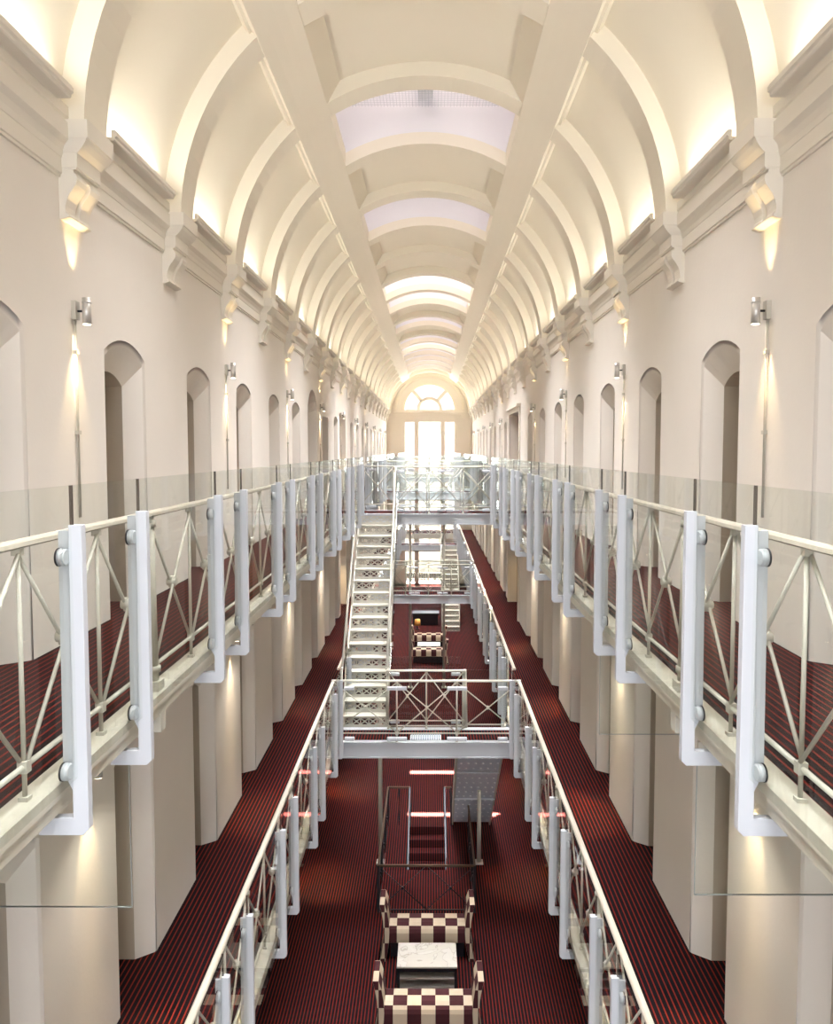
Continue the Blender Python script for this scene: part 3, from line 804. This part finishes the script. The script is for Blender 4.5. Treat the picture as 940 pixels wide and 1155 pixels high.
# ------------------------------------------------------------------ checkered settees and marble tables
def settee(lab, loc):
    t = thing('settee', lab, 'settee', loc)
    D = .44
    # seat: waterfall cushion (profile in y,z) between the arms
    P = [(.06, .30), (.0, .33), (-.0, .50), (.015, .56), (.05, .605), (.10, .63), (.34, .63), (.39, .605), (.425, .56), (.44, .50), (.44, .33), (.38, .30)]
    MB().prism(P, 'x', -.64, .64).build('seat', M_check, t, bevel=.008)
    for s in (-1, 1):
        c = [(.80, 0), (.77, .17), (.745, .35), (.735, .52), (.745, .70), (.775, .88), (.805, 1.0)]
        out = [(s * x, z) for x, z in c]; inn = [(s * (x - .10 + (.01 if z in (0, 1.0) else 0)), z) for x, z in c]
        m = MB(); poly = out + inn[::-1]
        m.prism(poly, 'y', -.01, D + .01); m.build('arm', M_check, t, bevel=.012)
    MB().box(-.62, .62, .05, D - .05, .06, .30).build('plinth', M_black, t)
    return t
def table(lab, loc):
    t = thing('coffee_table', lab, 'table', loc)
    MB().box(-.48, .48, 0, .60, .42, .45).build('marble_top', M_marble, t, bevel=.004)
    for x in (-.455, .455):
        for y in (.03, .57): MB().box(x - .02, x + .02, y - .02, y + .02, 0, .42).build('leg', M_black, t)
    b = MB(); b.box(-.46, .46, .01, .59, .36, .42); b.build('apron', M_black, t)
    for z in (.22, .08): MB().box(-.44, .44, .02, .58, z, z + .02).build('shelf', M_steel, t)
    return t
settee('checkered settee in front of the black railing, behind the marble table', (.02, 12.46, 0))
settee('checkered settee at the bottom edge of the photo, nearer the camera', (.045, 10.60, 0))
table('marble-topped low table between the two near checkered settees', (.02, 11.69, 0))
settee('distant checkered settee, the nearer of the far pair', (.0, 30.46, 0))
settee('distant checkered settee, the farther of the far pair, behind the low table', (.0, 32.9, 0))
table('pale low table between the two distant checkered settees', (.0, 31.7, 0))
t = thing('reception_desk', 'low black desk beyond the distant checkered settees', 'desk', (-.17, 37.4, 0))
MB().box(-.62, .62, 0, .6, 0, .56).build('body', M_black, t, bevel=.01); MB().box(-.66, .66, -.03, .63, .56, .60).build('top', M_dark, t)
t = thing('table_lamp', 'small amber lamp in front of the black desk', 'lamp', (-.56, 36.6, 0))
MB().tube((0, 0, 0), (0, 0, .03), .1, n=12).build('base', M_dark, t); MB().tube((0, 0, .03), (0, 0, .2), .015, n=8).build('stem', M_dark, t); MB().tube((0, 0, .2), (0, 0, .48), .16, .13, n=16).build('shade', M_amber, t)

# ------------------------------------------------------------------ glass smoke baffles hung under the upper galleries
for s, y, lab in ((-1, 4.15, 'frameless glass baffle hanging under the upper left gallery'), (1, 4.28, 'frameless glass baffle hanging under the upper right gallery, nearer one'), (1, 6.78, 'frameless glass baffle hanging under the upper right gallery, farther one')):
    t = thing('hanging_glass_baffle', lab, 'glass panel', (s * 2.1, y, F2 - .2))
    MB().box(s * 1.60, s * 2.68, y - .005, y + .005, F2 - 1.10, F2 - .24).build('pane', M_glass, t, True)
    b = MB().box(s * 1.60, s * 2.68, y - .006, y + .006, F2 - 1.104, F2 - 1.10); b.box(s * 1.597, s * 1.60, y - .006, y + .006, F2 - 1.104, F2 - .24); b.build('edge_trim', M_line, t, True)
    MB().box(s * 1.60, s * 2.68, y - .012, y + .012, F2 - .26, F2 - .2).build('top_clip', M_ivory, t, True)

# ------------------------------------------------------------------ wall lamps, their lights and an added wide fill
def lamp_proto():
    t = thing('wall_lamp', '', 'wall lamp')
    MB().box(-.04, 0, -.034, .034, -.065, .075).build('junction_box', M_ivory, t, bevel=.004)     # local x=0 at wall, -x towards hall? set below
    return t
def wall_lamp(s, y, z, lab, grp, detail, zlow):
    t = thing('wall_lamp', lab, 'wall lamp', (s * W, y, z), 0, grp)
    q = -s
    MB().box(0, q * .035, -.034, .034, -.065, .075).build('junction_box', M_ivory, t)
    MB().tube((q * .035, 0, .0), (q * .075, 0, .0), .009, n=8).build('arm', M_dark, t)
    c = MB().tube((q * .105, 0, -.10), (q * .105, 0, .10), .033, n=16); c.tube((q * .105, 0, .06), (q * .105, 0, .07), .036, n=16); c.build('cylinder', M_steel, t)
    MB().tube((q * .105, 0, -.104), (q * .105, 0, -.1005), .028, n=12).build('lens', M_lens, t)
    if detail:
        m = MB()
        for dy in (-.011, .015): m.tube((q * .012, dy, -.065), (q * .012, dy, zlow), .006, n=6)
        m.box(0, q * .03, -.02, .024, -.33, -.30); m.box(0, q * .03, -.02, .024, -.95, -.92); m.build('conduit', M_ivory, t)
    return t
def spot(x, y, z, tilt, power, ang, col=(1, .72, .36), blend=.7, r=.02, up=False):
    L = bpy.data.lights.new('spot', 'SPOT'); L.energy = power; L.spot_size = math.radians(ang); L.spot_blend = blend
    L.color = col; L.shadow_soft_size = r
    o = bpy.data.objects.new('spot', L); C.objects.link(o); o.location = (x, y, z)
    o.rotation_euler = (PI if up else 0, tilt, 0)
    return o
for lv, zf in ((2, F2), (1, F1), (0, 0)):
    for s in (-1, 1):
        for j in range(-1, 10):
            y = 5.985 + 2 * BAY * j
            if s > 0 and lv >= 0 and 22.3 < y < 25.5: continue
            if y < 3 and lv == 2: continue
            z = zf + 2.53
            idx = j if lv == 2 else j
            if y > 0:
                if lv == 2 and j < 5: lab, grp = 'steel up-and-down wall lamp with conduit, %s to the camera on the upper %s wall' % (nth(j), SN[s]), None
                elif lv == 2: lab, grp = 'small steel wall lamp far down the upper %s wall' % SN[s], 'far lamps, upper %s wall' % SN[s]
                else: lab, grp = 'steel wall lamp under the gallery on the %s %s wall' % ('middle' if lv == 1 else 'ground floor', SN[s]), 'lamps, %s %s wall' % ('middle' if lv == 1 else 'ground', SN[s])
                wall_lamp(s, y, z, lab, grp, lv == 2, -1.6)
            xx = s * (W - .105)
            # rotation about y by +t tips a downward beam towards -x
            spot(xx, y, z - .13, s * math.radians(-6 if lv == 2 else 13), 26 if lv == 2 else 300 * (1.5 if y > 18 else 1), 46 if lv == 2 else 40)
            if lv < 2: spot(xx, y, z - .13, s * math.radians(-7), 42, 38)
            if lv < 2: spot(xx - s * .22, y, z - .13, s * math.radians(25), (48 if lv else 30) * (1.7 if y > 18 else 1), 150, (1, .90, .78), 1, .05)  # added wide fill set off the lamp to brighten the lower walls
            if lv == 2: spot(xx, y, z + .13, s * math.radians(9), 20, 40, up=True)
# downlights at the far column pair
for x in (-.8, .7):
    spot(x, 31.8, F1 - .3, 0, 20, 80)
spot(-3.2, 24.1, F2 + 1.9, 0, 60, 120); spot(-3.2, 24.1, F1 + 1.9, 0, 60, 120); spot(3.4, 23.9, F1 + 2.4, 0, 50, 130); spot(3.4, 23.9, F2 + 2.4, 0, 25, 130)

# cove lights on top of the cornice trays
for s in (-1, 1):
    for k, y in enumerate(RIB):
        if y < 0 or y > 46.5: continue
        L = bpy.data.lights.new('cove', 'AREA'); L.shape = 'RECTANGLE'; L.size = .05; L.size_y = 1.35; L.energy = 6.6; L.spread = math.radians(140); L.color = (1, .95, .84)
        o = bpy.data.objects.new('cove', L); C.objects.link(o); o.location = (s * 2.575, y + BAY / 2, EYE + 2.565)
        o.rotation_euler = (PI, s * math.radians(-20), 0)

# ------------------------------------------------------------------ daylight
def area(loc, rot, sx, sy, e, col):
    L = bpy.data.lights.new('daylight', 'AREA'); L.shape = 'RECTANGLE'; L.size = sx; L.size_y = sy; L.energy = e; L.color = col
    o = bpy.data.objects.new('daylight', L); C.objects.link(o); o.location = loc; o.rotation_euler = rot; return o
DAY = (.93, .96, 1.0)
area((0, Y0 - .4, EYE - 2.2), (PI / 2, 0, 0), 4.2, 12, 600, (.88, .93, 1.0))           # rear window
area((0, Y1 + .6, EYE - 2.5), (-PI / 2, 0, 0), 3.0, 12, 900, DAY)                        # end window
for i in range(len(RIB) - 1):
    if is_sky(RIB[i]):
        a_ = area((0, (RIB[i] + RIB[i + 1]) / 2, EYE + 4.56), (0, 0, 0), 2.3, 1.7, 105 if RIB[i] < 9 else 185 if RIB[i] < 20 else 190 if RIB[i] < 32 else 95, (.98, .97, 1.0)); a_.data.spread = math.radians(84)
for y in (3.8, -.6): pass

S = bpy.data.lights.new('sun', 'SUN'); S.energy = 220; S.angle = math.radians(.35); S.color = (1, .88, .72)
so_ = bpy.data.objects.new('sun', S); C.objects.link(so_)
d = Vector((.06, -.300, -1)).normalized()
so_.rotation_euler = d.to_track_quat('-Z', 'Y').to_euler()

wd = bpy.data.worlds.new('sky'); bpy.context.scene.world = wd; wd.use_nodes = True
bg = wd.node_tree.nodes['Background']; bg.inputs[0].default_value = (.95, .965, 1, 1); bg.inputs[1].default_value = .95

# ------------------------------------------------------------------ camera
cam = bpy.data.cameras.new('camera'); co = bpy.data.objects.new('camera', cam); C.objects.link(co)
cam.sensor_fit = 'VERTICAL'; cam.sensor_height = 36; cam.sensor_width = 36; cam.lens = 863.68 / 1155 * 36
cam.shift_x = -(483.13 - 470) / 1155; cam.shift_y = -(577.5 - 558.25) / 1155
cam.clip_start = .05; cam.clip_end = 300
co.location = (.077, 0, EYE); co.rotation_euler = (PI / 2 - .0582, 0, .0033)
sc = bpy.context.scene; sc.camera = co
sc.view_settings.view_transform = 'Standard'; sc.view_settings.look = 'None'; sc.view_settings.exposure = .58; sc.view_settings.gamma = 1
sc.view_settings.use_curve_mapping = False
sc.cycles.max_bounces = 10; sc.cycles.diffuse_bounces = 6; sc.cycles.transparent_max_bounces = 24; sc.cycles.glossy_bounces = 3
sc.cycles.use_denoising = True; sc.cycles.caustics_reflective = False; sc.cycles.caustics_refractive = False
sc.cycles.sample_clamp_indirect = 6
